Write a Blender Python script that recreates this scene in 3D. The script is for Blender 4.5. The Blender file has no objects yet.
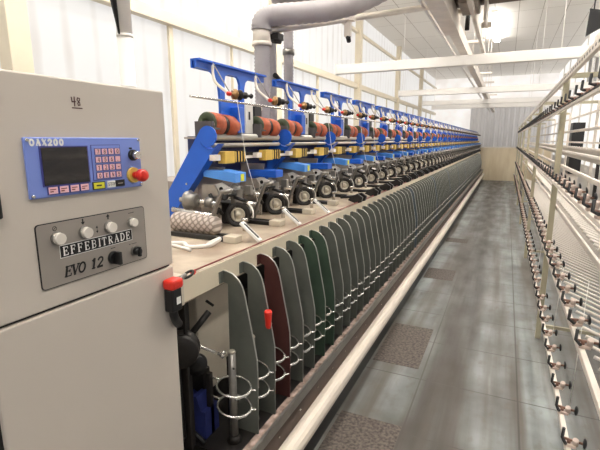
import bpy, bmesh, math, random
from mathutils import Vector, Matrix
random.seed(7)
sc = bpy.context.scene
C = sc.collection
PI = math.pi

# ------------------------------------------------------------------ materials
def lin(c):
    f = lambda v: v/12.92 if v <= 0.04045 else ((v+0.055)/1.055)**2.4
    return tuple(f(x/255.0) for x in c) + (1.0,)

def mat(name, rgb, rough=0.5, metal=0.0, var=0.0, scale=8.0, emit=0.0, rgb2=None, bump=0.0, spec=0.5, stretch=(1, 1, 1)):
    m = bpy.data.materials.new(name); m.use_nodes = True
    nt = m.node_tree; b = nt.nodes['Principled BSDF']
    b.inputs['Base Color'].default_value = lin(rgb)
    b.inputs['Roughness'].default_value = rough
    b.inputs['Metallic'].default_value = metal
    b.inputs['Specular IOR Level'].default_value = spec
    if emit:
        b.inputs['Emission Color'].default_value = lin(rgb); b.inputs['Emission Strength'].default_value = emit
    if var or rgb2:
        tc = nt.nodes.new('ShaderNodeTexCoord'); mp = nt.nodes.new('ShaderNodeMapping')
        mp.inputs['Scale'].default_value = stretch
        n = nt.nodes.new('ShaderNodeTexNoise'); n.inputs['Scale'].default_value = scale; n.inputs['Detail'].default_value = 4
        nt.links.new(tc.outputs['Object'], mp.inputs[0]); nt.links.new(mp.outputs[0], n.inputs['Vector'])
        r = nt.nodes.new('ShaderNodeValToRGB')
        a = lin(rgb); c2 = lin(rgb2) if rgb2 else tuple(x*(1-var) for x in a[:3]) + (1,)
        r.color_ramp.elements[0].position = 0.38; r.color_ramp.elements[1].position = 0.66
        r.color_ramp.elements[0].color = c2; r.color_ramp.elements[1].color = a
        nt.links.new(n.outputs['Fac'], r.inputs[0]); nt.links.new(r.outputs[0], b.inputs['Base Color'])
        if bump:
            bp = nt.nodes.new('ShaderNodeBump'); bp.inputs['Strength'].default_value = bump; bp.inputs['Distance'].default_value = 0.002
            nt.links.new(n.outputs['Fac'], bp.inputs['Height']); nt.links.new(bp.outputs[0], b.inputs['Normal'])
    return m

LAMP = 30.0
M = {}
M['cab'] = mat('cabinet_paint', (203, 193, 182), 0.42, var=0.03, scale=3)
M['beige'] = mat('beige_machine_paint', (208, 198, 180), 0.45, var=0.10, scale=9)
M['bedtop'] = mat('grimy_bed_paint', (192, 178, 158), 0.5, rgb2=(150, 132, 114), scale=5)
M['cream'] = mat('cream_paint', (226, 214, 190), 0.45, var=0.05, scale=5)
M['bumper'] = mat('pale_rail_paint', (236, 224, 210), 0.4, var=0.05, scale=5)
M['white'] = mat('white_paint', (236, 232, 226), 0.45, var=0.03, scale=5)
M['blue'] = mat('blue_enamel', (32, 97, 208), 0.35, var=0.08, scale=10)
M['blue2'] = mat('light_blue_enamel', (82, 150, 236), 0.35, var=0.10, scale=10)
M['navy'] = mat('navy_enamel', (22, 32, 84), 0.5, var=0.2, scale=12)
M['panelblue'] = mat('panel_blue', (122, 142, 214), 0.45)
M['plate'] = mat('dull_steel_plate', (122, 125, 117), 0.42, 0.38, var=0.22, scale=6)
M['plate_red'] = mat('reddish_steel_plate', (100, 60, 57), 0.45, 0.4, var=0.2, scale=6)
M['plate_green'] = mat('greenish_steel_plate', (84, 104, 88), 0.45, 0.4, var=0.2, scale=6)
M['plate_blue'] = mat('bluish_steel_plate', (110, 122, 130), 0.42, 0.35, var=0.2, scale=6)
M['holder'] = mat('dark_grey_holder', (92, 86, 84), 0.5, 0.2)
M['shaft'] = mat('pale_polished_shaft', (212, 206, 196), 0.3, 0.45)
M['wire'] = mat('bright_wire', (222, 220, 214), 0.25, 0.8)
M['rim'] = mat('bright_steel_edge', (196, 196, 190), 0.3, 0.7)
M['chrome'] = mat('chrome', (214, 210, 204), 0.22, 0.9)
M['steel'] = mat('grey_steel', (150, 146, 140), 0.35, 0.7, var=0.15, scale=20)
M['castgrey'] = mat('grey_casting', (176, 166, 154), 0.45, 0.25, var=0.2, scale=20)
M['taupe'] = mat('taupe_panel', (160, 148, 138), 0.5, var=0.12, scale=12)
M['black'] = mat('black_plastic', (22, 21, 22), 0.4)
M['dark'] = mat('dark_metal', (44, 40, 38), 0.55, 0.3, var=0.3, scale=14)
M['brown'] = mat('brown_grimy_steel', (84, 64, 54), 0.6, var=0.35, scale=10)
M['dust'] = mat('dusty_lint_steel', (176, 156, 146), 0.8, rgb2=(112, 94, 84), scale=26)
M['red'] = mat('red_plastic', (214, 44, 30), 0.35)
M['redcord'] = mat('red_cord', (120, 36, 32), 0.6)
M['orange'] = mat('orange_cork', (196, 98, 62), 0.6, var=0.25, scale=40)
M['dgreen'] = mat('dark_green_face', (66, 76, 50), 0.5, var=0.2, scale=30)
M['gold'] = mat('brass_disc', (150, 116, 76), 0.35, 0.6)
M['yellow'] = mat('yellow_plastic', (222, 184, 84), 0.5, var=0.15, scale=30)
M['lime'] = mat('yellow_sticker', (226, 222, 60), 0.5)
M['pink'] = mat('pink_key', (244, 196, 202), 0.5)
M['keyedge'] = mat('key_outline', (66, 66, 140), 0.5)
M['screen'] = mat('dark_glass_screen', (34, 30, 30), 0.08, spec=0.8)
M['plategrey'] = mat('silver_faceplate', (158, 150, 142), 0.42, 0.2, var=0.05, scale=6)
M['cap'] = mat('white_button_cap', (226, 218, 208), 0.4)
M['ink'] = mat('black_ink', (20, 18, 20), 0.6)
M['inkred'] = mat('dark_red_marker', (70, 26, 30), 0.6)
M['whiteink'] = mat('white_ink', (238, 236, 232), 0.6)
M['hose'] = mat('grey_hose', (172, 166, 168), 0.55, var=0.12, scale=8)
M['hub'] = mat('pale_hub', (196, 188, 172), 0.35, 0.5)
M['rubber'] = mat('worn_black_rubber', (40, 36, 34), 0.55, var=0.25, scale=30)
M['tan'] = mat('pinkish_plastic', (214, 194, 182), 0.5, var=0.12, scale=30)
M['rust'] = mat('brown_plastic', (132, 96, 80), 0.5)
M['creel'] = mat('creel_cream_paint', (234, 224, 212), 0.45, var=0.10, scale=8)
M['post'] = mat('olive_cream_post', (186, 178, 152), 0.5, var=0.10, scale=8)
M['peg'] = mat('dull_peg_steel', (226, 218, 208), 0.4, 0.1)
M['bluecloth'] = mat('blue_plastic_sheet', (46, 56, 120), 0.5, var=0.3, scale=10)
M['yarn'] = mat('white_yarn', (238, 234, 228), 0.8)
M['partition'] = mat('cream_partition', (232, 218, 190), 0.35, rgb2=(214, 196, 164), scale=1.4, stretch=(3, 1, .6))
M['curtain'] = mat('grey_plastic_curtain', (242, 240, 240), 0.4, var=0.10, scale=2, stretch=(6, 6, .3))
M['ceil'] = None
M['lamp'] = mat('lit_tube', (255, 252, 246), 0.5, emit=LAMP)

def package_mat():
    m = mat('cross_wound_yarn', (196, 186, 178), 0.8)
    nt = m.node_tree; b = nt.nodes['Principled BSDF']
    tc = nt.nodes.new('ShaderNodeTexCoord')
    prev = None
    for s in (1, -1):
        mp = nt.nodes.new('ShaderNodeMapping'); mp.inputs['Rotation'].default_value = (0, s*0.8, 0)
        w = nt.nodes.new('ShaderNodeTexWave'); w.inputs['Scale'].default_value = 13; w.bands_direction = 'X'
        nt.links.new(tc.outputs['Object'], mp.inputs[0]); nt.links.new(mp.outputs[0], w.inputs['Vector'])
        if prev is None: prev = w
        else:
            mx = nt.nodes.new('ShaderNodeMath'); mx.operation = 'MULTIPLY'
            nt.links.new(prev.outputs['Fac'], mx.inputs[0]); nt.links.new(w.outputs['Fac'], mx.inputs[1])
            r = nt.nodes.new('ShaderNodeValToRGB')
            r.color_ramp.elements[0].color = lin((132, 120, 112)); r.color_ramp.elements[1].color = lin((190, 178, 168))
            r.color_ramp.elements[1].position = 0.35
            nt.links.new(mx.outputs[0], r.inputs[0]); nt.links.new(r.outputs[0], b.inputs['Base Color'])
    return m
M['package'] = package_mat()

LANE0 = -.27
def floor_mat():
    m = bpy.data.materials.new('worn_painted_concrete'); m.use_nodes = True
    nt = m.node_tree; N = nt.nodes; L = nt.links; b = N['Principled BSDF']
    tc = N.new('ShaderNodeTexCoord')
    def noise(scale, sx, sy, det=5):
        mp = N.new('ShaderNodeMapping'); mp.inputs['Scale'].default_value = (sx, sy, 1)
        n = N.new('ShaderNodeTexNoise'); n.inputs['Scale'].default_value = scale; n.inputs['Detail'].default_value = det
        L.new(tc.outputs['Object'], mp.inputs[0]); L.new(mp.outputs[0], n.inputs['Vector']); return n
    def ramp(src, p0, c0, p1, c1):
        r = N.new('ShaderNodeValToRGB'); e = r.color_ramp.elements
        e[0].position = p0; e[0].color = c0; e[1].position = p1; e[1].color = c1
        L.new(src, r.inputs[0]); return r
    def mix(fac, a, c):
        x = N.new('ShaderNodeMix'); x.data_type = 'RGBA'
        L.new(fac, x.inputs[0]); L.new(a, x.inputs[6])
        if isinstance(c, tuple): x.inputs[7].default_value = c
        else: L.new(c, x.inputs[7])
        return x.outputs[2]
    base = ramp(noise(2.0, 1, 1).outputs['Fac'], .35, lin((100, 102, 100)), .68, lin((150, 156, 156)))
    col = base.outputs[0]
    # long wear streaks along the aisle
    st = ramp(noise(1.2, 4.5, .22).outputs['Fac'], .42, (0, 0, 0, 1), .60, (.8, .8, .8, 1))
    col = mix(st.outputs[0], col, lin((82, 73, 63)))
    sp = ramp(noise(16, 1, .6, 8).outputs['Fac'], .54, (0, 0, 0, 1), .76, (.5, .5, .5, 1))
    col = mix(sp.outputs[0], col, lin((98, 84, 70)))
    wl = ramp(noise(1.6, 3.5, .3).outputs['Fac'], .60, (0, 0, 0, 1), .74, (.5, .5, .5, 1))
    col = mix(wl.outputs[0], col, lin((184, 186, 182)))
    # grimy wheel lane down the middle of the aisle
    sx = N.new('ShaderNodeSeparateXYZ'); L.new(tc.outputs['Object'], sx.inputs[0])
    ln = N.new('ShaderNodeMapRange'); ln.interpolation_type = 'SMOOTHSTEP'
    dd = N.new('ShaderNodeMath'); dd.operation = 'ADD'; dd.inputs[1].default_value = -LANE0
    L.new(sx.outputs[0], dd.inputs[0])
    ab = N.new('ShaderNodeMath'); ab.operation = 'ABSOLUTE'; L.new(dd.outputs[0], ab.inputs[0])
    L.new(ab.outputs[0], ln.inputs[0]); ln.inputs[1].default_value = .05; ln.inputs[2].default_value = .36; ln.inputs[3].default_value = .92; ln.inputs[4].default_value = 0
    ns = ramp(noise(1.5, 6, .35).outputs['Fac'], .30, (.6, .6, .6, 1), .62, (1, 1, 1, 1))
    ml = N.new('ShaderNodeMath'); ml.operation = 'MULTIPLY'; L.new(ln.outputs[0], ml.inputs[0]); L.new(ns.outputs[0], ml.inputs[1])
    col = mix(ml.outputs[0], col, lin((50, 42, 33)))
    # slab joints and a few replaced dark slabs
    br = N.new('ShaderNodeTexBrick'); br.offset = 0; br.inputs['Scale'].default_value = 1
    br.inputs['Brick Width'].default_value = .61; br.inputs['Row Height'].default_value = 0.62
    br.inputs['Mortar Size'].default_value = 0.006; br.inputs['Mortar Smooth'].default_value = 0.3
    mp = N.new('ShaderNodeMapping'); mp.inputs['Location'].default_value = (.41, .25, 0)
    L.new(tc.outputs['Object'], mp.inputs[0]); L.new(mp.outputs[0], br.inputs['Vector'])
    jf = N.new('ShaderNodeMath'); jf.operation = 'MULTIPLY'; jf.inputs[1].default_value = 0.75
    L.new(br.outputs['Fac'], jf.inputs[0])
    col = mix(jf.outputs[0], col, lin((64, 58, 52)))
    L.new(col, b.inputs['Base Color'])
    rr = ramp(noise(3, 2, .6).outputs['Fac'], .3, (.34, .34, .34, 1), .7, (.55, .55, .55, 1))
    L.new(rr.outputs[0], b.inputs['Roughness'])
    bp = N.new('ShaderNodeBump'); bp.inputs['Strength'].default_value = .15; bp.inputs['Distance'].default_value = .003
    L.new(sp.outputs[0], bp.inputs['Height']); L.new(bp.outputs[0], b.inputs['Normal'])
    return m
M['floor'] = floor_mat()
M['slab'] = mat('dark_rough_slab', (58, 50, 46), 0.65, rgb2=(104, 94, 86), scale=55, bump=.5)

def ceil_mat():
    m = mat('white_ceiling_boards', (238, 232, 222), 0.6)
    nt = m.node_tree; N = nt.nodes; b = N['Principled BSDF']
    tc = N.new('ShaderNodeTexCoord'); br = N.new('ShaderNodeTexBrick'); br.offset = 0
    br.inputs['Scale'].default_value = 1; br.inputs['Brick Width'].default_value = .58; br.inputs['Row Height'].default_value = 2.0
    br.inputs['Mortar Size'].default_value = .009
    br.inputs['Color1'].default_value = lin((248, 243, 236)); br.inputs['Color2'].default_value = lin((243, 238, 230)); br.inputs['Mortar'].default_value = lin((190, 180, 168))
    nt.links.new(tc.outputs['Object'], br.inputs['Vector']); nt.links.new(br.outputs['Color'], b.inputs['Base Color'])
    return m
M['ceil'] = ceil_mat()

def window_mat():
    # translucent corrugated sheet, daylight outside; also on added glowing fill panels
    m = mat('daylit_and_fill_sheet', (250, 248, 244), 0.5)
    nt = m.node_tree; N = nt.nodes; b = N['Principled BSDF']
    tc = N.new('ShaderNodeTexCoord'); w = N.new('ShaderNodeTexWave'); w.bands_direction = 'Y'
    w.inputs['Scale'].default_value = .9; w.inputs['Distortion'].default_value = .6
    n = N.new('ShaderNodeTexNoise'); n.inputs['Scale'].default_value = 1.3
    nt.links.new(tc.outputs['Object'], w.inputs['Vector']); nt.links.new(tc.outputs['Object'], n.inputs['Vector'])
    a = N.new('ShaderNodeMath'); a.operation = 'ADD'
    nt.links.new(w.outputs['Fac'], a.inputs[0]); nt.links.new(n.outputs['Fac'], a.inputs[1])
    r = N.new('ShaderNodeValToRGB'); e = r.color_ramp.elements
    e[0].position = .25; e[0].color = lin((222, 215, 208)); e[1].position = .7; e[1].color = lin((250, 248, 245))
    nt.links.new(a.outputs[0], r.inputs[0])
    nt.links.new(r.outputs[0], b.inputs['Emission Color']); b.inputs['Emission Strength'].default_value = WIN
    b.inputs['Base Color'].default_value = lin((150, 148, 146))
    return m
WIN = 0.82
M['window'] = window_mat()  # version for the glowing fill panels added at right and back
WIN = 0.64
M['left_window'] = window_mat(); M['left_window'].node_tree.nodes['Principled BSDF'].inputs['Base Color'].default_value = lin((110, 108, 106))

# ------------------------------------------------------------------ mesh builder
class MB:
    def __init__(s): s.bm = bmesh.new(); s.mats = []; s.cur = 0
    def use(s, m):
        if m not in s.mats: s.mats.append(m)
        s.cur = s.mats.index(m); return s
    def _set(s, faces):
        for f in faces: f.material_index = s.cur
    def box(s, x0, x1, y0, y1, z0, z1, bev=0, rot=None, piv=None):
        r = bmesh.ops.create_cube(s.bm, size=1)
        vs = r['verts']
        for v in vs:
            v.co = Vector((x0+(v.co.x+.5)*(x1-x0), y0+(v.co.y+.5)*(y1-y0), z0+(v.co.z+.5)*(z1-z0)))
        if rot:
            c = Vector(piv) if piv else Vector(((x0+x1)/2, (y0+y1)/2, (z0+z1)/2))
            bmesh.ops.rotate(s.bm, verts=vs, cent=c, matrix=rot)
        fs = set(f for v in vs for f in v.link_faces); s._set(fs)
        if bev:
            es = list(set(e for v in vs for e in v.link_edges))
            q = bmesh.ops.bevel(s.bm, geom=es, offset=bev, segments=2, affect='EDGES', profile=.5); s._set(q['faces'])
        return s
    def cyl(s, p0, p1, r, r2=None, seg=14, smooth=True):
        p0 = Vector(p0); p1 = Vector(p1); d = p1-p0
        q = bmesh.ops.create_cone(s.bm, cap_ends=True, segments=seg, radius1=r, radius2=r if r2 is None else r2, depth=d.length)
        mtx = Matrix.Translation((p0+p1)/2) @ d.to_track_quat('Z', 'Y').to_matrix().to_4x4()
        bmesh.ops.transform(s.bm, matrix=mtx, verts=q['verts'])
        fs = set(f for v in q['verts'] for f in v.link_faces); s._set(fs)
        for f in fs: f.smooth = smooth and len(f.verts) == 4
        return s
    def tube(s, pts, r, seg=8, closed=False, ribs=None):
        pts = [Vector(p) for p in pts]; n = len(pts); rings = []
        up = Vector((0, 0, 1)); prevn = None
        for i, p in enumerate(pts):
            a = pts[(i-1) % n] if (closed or i > 0) else pts[0]
            c = pts[(i+1) % n] if (closed or i < n-1) else pts[-1]
            t = (c-a).normalized()
            if prevn is None:
                nn = t.cross(up)
                if nn.length < 1e-3: nn = t.cross(Vector((1, 0, 0)))
            else: nn = prevn - t*prevn.dot(t)
            nn.normalize(); prevn = nn; bb = t.cross(nn)
            rr = r(i) if callable(r) else r
            rings.append([s.bm.verts.new(p + (nn*math.cos(2*PI*k/seg)+bb*math.sin(2*PI*k/seg))*rr) for k in range(seg)])
        for i in range(n if closed else n-1):
            A = rings[i]; B = rings[(i+1) % n]
            for k in range(seg):
                f = s.bm.faces.new((A[k], A[(k+1) % seg], B[(k+1) % seg], B[k])); f.smooth = True; f.material_index = s.cur
        if not closed:
            for R in (rings[0], rings[-1]):
                f = s.bm.faces.new(R); f.material_index = s.cur
        return s
    def prism(s, poly, axis, a, b):
        """poly: 2-D points; axis: 'x' -> (y,z), 'y' -> (x,z), 'z' -> (x,y); extruded from a to b"""
        def mk(p, h):
            if axis == 'x': return (h, p[0], p[1])
            if axis == 'y': return (p[0], h, p[1])
            return (p[0], p[1], h)
        A = [s.bm.verts.new(mk(p, a)) for p in poly]; B = [s.bm.verts.new(mk(p, b)) for p in poly]
        n = len(poly); fs = [s.bm.faces.new(A), s.bm.faces.new(list(reversed(B)))]
        for i in range(n): fs.append(s.bm.faces.new((A[i], B[i], B[(i+1) % n], A[(i+1) % n])))
        s._set(fs); return s
    def lathe(s, prof, p0, d, seg=24, smooth=True):
        """prof: list of (distance along d, radius)"""
        p0 = Vector(p0); q = Vector(d).normalized().to_track_quat('Z', 'Y')
        rings = []
        for h, r in prof:
            rings.append([s.bm.verts.new(p0 + q @ Vector((max(r, 1e-4)*math.cos(2*PI*k/seg), max(r, 1e-4)*math.sin(2*PI*k/seg), h))) for k in range(seg)])
        for A, B in zip(rings, rings[1:]):
            for k in range(seg):
                f = s.bm.faces.new((A[k], A[(k+1) % seg], B[(k+1) % seg], B[k])); f.material_index = s.cur; f.smooth = smooth
        for R in (rings[0], rings[-1]):
            f = s.bm.faces.new(R); f.material_index = s.cur
        return s
    def ribbon(s, pts, w, x):
        """flat printed stroke on a face of constant x, pts in (y,z)"""
        pts = [Vector(p) for p in pts]
        for a, b in zip(pts, pts[1:]):
            d = b-a
            if d.length < 1e-6: continue
            d.normalize(); n = Vector((-d.y, d.x))*w/2; e = d*w*.35
            q = [a-e-n, b+e-n, b+e+n, a-e+n]
            s.rz = (getattr(s, 'rz', 0)+1) % 9; xx = x+s.rz*3e-6
            f = s.bm.faces.new([s.bm.verts.new((xx, p.x, p.y)) for p in q]); f.material_index = s.cur
        return s
    def build(s, name, m=None, parent=None, origin=(0, 0, 0)):
        if m is not None and not s.mats: s.mats = [m]
        bmesh.ops.translate(s.bm, verts=s.bm.verts, vec=-Vector(origin))
        bmesh.ops.recalc_face_normals(s.bm, faces=s.bm.faces)
        me = bpy.data.meshes.new(name); s.bm.to_mesh(me); s.bm.free()
        for k in s.mats: me.materials.append(k)
        o = bpy.data.objects.new(name, me); C.objects.link(o)
        if parent: o.parent = parent
        else: o.location = origin
        return o

def tag(o, label=None, cat=None, group=None, kind=None):
    if label: o['label'] = label
    if cat: o['category'] = cat
    if group: o['group'] = group
    if kind: o['kind'] = kind
    return o
def thing(name, loc, label, cat, group=None):
    o = bpy.data.objects.new(name, None); C.objects.link(o); o.location = loc; o.empty_display_size = .05
    return tag(o, label, cat, group)
kids = {}
def copy_tree(o, parent=None):
    c = o.copy(); C.objects.link(c)
    if parent: c.parent = parent
    for ch in o.children: copy_tree(ch, c)
    return c
def struct(o): o['kind'] = 'structure'; return o

ONES = 'zero first second third fourth fifth sixth seventh eighth ninth tenth eleventh twelfth thirteenth fourteenth fifteenth sixteenth seventeenth eighteenth nineteenth'.split()
TENS = {2: ('twenty', 'twentieth'), 3: ('thirty', 'thirtieth'), 4: ('forty', 'fortieth'), 5: ('fifty', 'fiftieth'), 6: ('sixty', 'sixtieth'), 7: ('seventy', 'seventieth'), 8: ('eighty', 'eightieth'), 9: ('ninety', 'ninetieth')}
def nth(n):
    if n < 20: return ONES[n]
    if n < 100:
        t, u = divmod(n, 10); return TENS[t][1] if u == 0 else TENS[t][0] + '-' + ONES[u]
    return 'hundredth' if n == 100 else 'hundred-and-' + nth(n-100)

# ------------------------------------------------------------------ stroke lettering
def arc(cx, cy, rx, ry, a0, a1, n=8):
    return [(cx+rx*math.cos(math.radians(a0+(a1-a0)*i/n)), cy+ry*math.sin(math.radians(a0+(a1-a0)*i/n))) for i in range(n+1)]
T, t_ = 1.0, .5
GL = {
 'E': [(T, [(.12, 0), (.12, 1)]), (t_, [(0, 1), (.6, 1), (.6, .8)]), (t_, [(0, 0), (.62, 0), (.62, .22)]), (t_, [(.12, .52), (.45, .52)]), (t_, [(.45, .4), (.45, .64)])],
 'F': [(T, [(.12, 0), (.12, 1)]), (t_, [(0, 1), (.6, 1), (.6, .8)]), (t_, [(0, 0), (.28, 0)]), (t_, [(.12, .52), (.45, .52)]), (t_, [(.45, .4), (.45, .64)])],
 'B': [(T, [(.12, 0), (.12, 1)]), (t_, [(0, 1), (.35, 1)] + arc(.35, .76, .22, .24, 90, -90) + [(.12, .52)]), (t_, [(.35, .52)] + arc(.35, .26, .26, .26, 90, -90) + [(0, 0)])],
 'I': [(T, [(.2, 0), (.2, 1)]), (t_, [(.05, 1), (.35, 1)]), (t_, [(.05, 0), (.35, 0)])],
 'T': [(T, [(.32, 0), (.32, 1)]), (t_, [(0, .8), (0, 1), (.64, 1), (.64, .8)]), (t_, [(.18, 0), (.46, 0)])],
 'R': [(T, [(.12, 0), (.12, 1)]), (t_, [(0, 1), (.35, 1)] + arc(.35, .76, .22, .24, 90, -90) + [(.12, .52)]), (T, [(.3, .5), (.62, 0)]), (t_, [(0, 0), (.26, 0)])],
 'A': [(t_, [(.05, 0), (.34, 1)]), (T, [(.34, 1), (.62, 0)]), (t_, [(.15, .36), (.5, .36)]), (t_, [(0, 0), (.18, 0)]), (t_, [(.48, 0), (.72, 0)])],
 'D': [(T, [(.12, 0), (.12, 1)]), (t_, [(0, 1), (.25, 1)]), (.8, arc(.25, .5, .4, .5, 90, -90, 10)), (t_, [(.25, 0), (0, 0)])],
 'V': [(T, [(.05, 1), (.32, 0)]), (t_, [(.32, 0), (.6, 1)]), (t_, [(-.05, 1), (.18, 1)]), (t_, [(.48, 1), (.7, 1)])],
 'O': [(.8, arc(.33, .5, .32, .5, 0, 360, 16))],
 'X': [(T, [(.05, 1), (.6, 0)]), (t_, [(.6, 1), (.05, 0)]), (t_, [(-.02, 1), (.2, 1)]), (t_, [(.45, 0), (.68, 0)])],
 'S': [(.8, arc(.3, .76, .26, .24, 30, 270) + arc(.3, .26, .28, .26, 90, -150))],
 'P': [(T, [(.12, 0), (.12, 1)]), (t_, [(.12, 1), (.35, 1)] + arc(.35, .74, .24, .26, 90, -90) + [(.12, .48)])],
 'N': [(t_, [(.1, 0), (.1, 1)]), (T, [(.1, 1), (.56, 0)]), (t_, [(.56, 0), (.56, 1)])],
 '0': [(.85, arc(.28, .5, .27, .5, 0, 360, 16))],
 '1': [(T, [(.25, 0), (.25, 1), (.08, .84)]), (t_, [(.08, 0), (.42, 0)])],
 '2': [(.8, arc(.28, .72, .26, .28, 170, -30) + [(.02, 0)]), (T, [(.02, 0), (.56, 0)])],
 '3': [(.8, arc(.26, .75, .25, .25, 150, -90) + arc(.26, .26, .28, .26, 90, -150))],
 '4': [(T, [(.42, 0), (.42, 1)]), (t_, [(.42, 1), (0, .3), (.58, .3)])],
 '5': [(.8, [(.52, 1), (.1, 1), (.06, .55)] + arc(.26, .33, .28, .33, 130, -150))],
 '6': [(.8, arc(.28, .3, .26, .3, 0, 360, 12)), (.8, [(.03, .36), (.14, .78), (.42, 1)])],
 '7': [(.8, [(.02, 1), (.54, 1), (.2, 0)])],
 '8': [(.8, arc(.28, .75, .22, .25, 0, 360, 12)), (.8, arc(.28, .26, .27, .26, 0, 360, 12))],
 '9': [(.8, arc(.28, .7, .26, .3, 0, 360, 12)), (.8, [(.53, .64), (.42, .2), (.12, 0)])],
 '.': [(T, [(.2, 0), (.2, .08)])], '-': [(T, [(.05, .45), (.5, .45)])], ' ': [],
}
LIFT = [0]
def letters(mb, s, x, y0, z0, h, adv, wt, shear=0, wide=1.0):
    y = y0
    for ch in s:
        for k, pl in GL[ch]:
            LIFT[0] = (LIFT[0]+1) % 12
            mb.ribbon([(y + (px*wide + shear*pz)*h, z0 + pz*h) for px, pz in pl], wt*k, x + LIFT[0]*4e-5)
        y += adv*(.62 if ch == 'I' else 1.0)
    return mb

# ------------------------------------------------------------------ room shell
XW, XR, YB, ZC = -4.0, 2.2, 27.2, 5.1
Y0 = -3.0
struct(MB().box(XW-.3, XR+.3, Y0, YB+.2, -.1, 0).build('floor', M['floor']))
for i, (x0, x1, y0, y1) in enumerate(((-.79, -.45, 2.98, 3.72), (-.79, -.42, 1.35, 2.28), (-.79, -.45, 5.2, 5.65), (-.79, -.45, 7.3, 7.6))):
    struct(MB().box(x0, x1, y0, y1, 0, .0025).build('trim_%d' % (i+1), M['slab']))
struct(MB().box(XW-.3, XR+.3, Y0, YB+.2, ZC, ZC+.1).build('ceiling', M['ceil']))
struct(MB().box(XW-.3, XW-.06, Y0, YB+.2, 0, .75).build('wall_left', M['white']))
cols = [2.56-4.92, 2.56, 7.37, 12.29, 17.21, 22.13]
edges = [Y0] + cols + [YB]
for i in range(len(edges)-1):
    a, b_ = edges[i], edges[i+1]
    w = MB().box(XW-.1, XW-.06, a, b_, .75, ZC).build('window_%d' % (i+1), M['left_window']); struct(w)
    f = MB().use(M['cream'])
    n = 3
    for k in range(1, n):
        yy = a + (b_-a)*(.43, .72)[k-1]
        f.box(XW-.06, XW-.02, yy-(.035, .012)[k-1], yy+(.035, .012)[k-1], .75, 3.08)
    f.box(XW-.06, XW-.02, a, b_, .75, .80)
    f.build('window_frame', parent=w)
n_t = 5
for i, yy in enumerate(cols):
    struct(MB().box(XW-.06, XW+.10, yy-.10, yy+.10, 0, ZC, .008).build('trim_%d' % n_t, M['cream'])); n_t += 1
struct(MB().box(XW-.06, XW+.05, Y0, YB, 3.08, 3.22, .006).build('trim_%d' % n_t, M['cream'])); n_t += 1
struct(MB().box(XW-.06, XW+.03, Y0, YB, 4.55, 4.63, .006).build('trim_%d' % n_t, M['cream'])); n_t += 1
struct(MB().box(XW-.3, XR+.3, YB, YB+.2, 0, 1.4).build('wall_back', M['white']))
struct(MB().box(XW-.3, XR+.3, YB+.02, YB+.06, 1.4, ZC).build('window_13', M['window']))  # added glowing panel, brightens the ceiling and far end
# right wall with dark tall windows and an added glowing fill panel
struct(MB().box(XR, XR+.2, 4, YB+.2, 0, .9).box(XR, XR+.2, 4, 4.2, .9, ZC).build('wall_right', M['white']))
wr = struct(MB().box(XR+.02, XR+.06, 4.2, YB, .9, ZC).build('window_12', M['window']))  # added glowing panel, lights ceiling, floor and creel from the right
fr = MB().use(M['white'])
for k in range(10): fr.box(XR-.02, XR+.02, 4.2+2.3*k, 4.32+2.3*k, .9, ZC)
fr.build('window_frame', None, wr)  # bars over the added fill panel
for i, yy in enumerate((13.6, 14.6, 15.5, 16.7)):
    w = struct(MB().box(XR-.03, XR+.01, yy-.33, yy+.33, 3.25, 4.5).build('window_%d' % (i+8), M['screen']))
    MB().box(XR-.05, XR-.0, yy-.38, yy-.33, 3.2, 4.55).box(XR-.05, XR, yy+.33, yy+.38, 3.2, 4.55).box(XR-.05, XR, yy-.27, yy+.27, 3.2, 3.25).box(XR-.05, XR, yy-.27, yy+.27, 4.5, 4.55).build('window_frame', M['white'], w)

# low partition and plastic curtain across the end of the aisle
p = thing('low_partition', (-.2, 19.6, 0), 'cream low partition wall closing the far end of the aisle', 'partition')
MB().box(-.98, 1.6, 19.55, 19.62, 0, 1.32, .004).build('panel', M['partition'], p, p.location)
MB().box(-.98, 1.6, 19.53, 19.64, 1.32, 1.37, .004).build('top_rail', M['creel'], p, p.location)
cu = MB(); xs = [-2.0+.02*i for i in range(205)]
poly = [(x, 26.9+.018*math.sin(x*21)+.012*math.sin(x*47)) for x in xs]
cu.prism(poly + [(x, y+.004) for x, y in reversed(poly)], 'z', 0, 3.9)
tag(cu.build('plastic_curtain', M['curtain'], None, (0, 26.9, 0)), 'pale grey pleated plastic curtain above the cream partition at the far end', 'curtain')

# ------------------------------------------------------------------ ceiling beams and travelling-cleaner track
for i, yy in enumerate((7.6, 12.6, 16.4, 18.6)):
    z0 = (2.80, 2.85, 2.86, 2.86)[i]
    b_ = MB().use(M['white']).box(-2.85, XR, yy-.07, yy+.07, z0, z0+.15, .006)
    b_.box(-2.87, -2.85, yy-.09, yy+.09, z0-.02, z0+.17)
    b_.cyl((-2.78, yy, z0+.14), (-2.78, yy, ZC), .006).cyl((.6, yy, z0+.14), (.6, yy, ZC), .006)
    tag(b_.build('cross_beam', None, None, (-.3, yy, z0)), ('nearest white horizontal beam crossing the hall above the machine', 'second white horizontal beam crossing the hall, behind the nearest one', 'third white horizontal beam crossing the hall towards the far end', 'farthest white horizontal beam crossing the hall near the curtain')[i], 'beam')
tr = thing('overhead_track', (-.72, 9, 3.03), 'cream overhead box track running the length of the hall above the aisle', 'track')
MB().box(-.86, -.68, 2.6, 6.3, 3.0, 3.22, .004).build('wide_duct', M['creel'], tr, tr.location)
MB().box(-.82, -.70, 6.3, 25, 3.03, 3.19, .004).build('box_rail', M['creel'], tr, tr.location)
MB().box(-.93, -.90, 2.6, 25, 3.03, 3.06).build('cable_strip', M['white'], tr, tr.location)
MB().box(-.50, -.455, 2.6, 9.0, 3.06, 3.13).build('side_rail', M['creel'], tr, tr.location)
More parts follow.
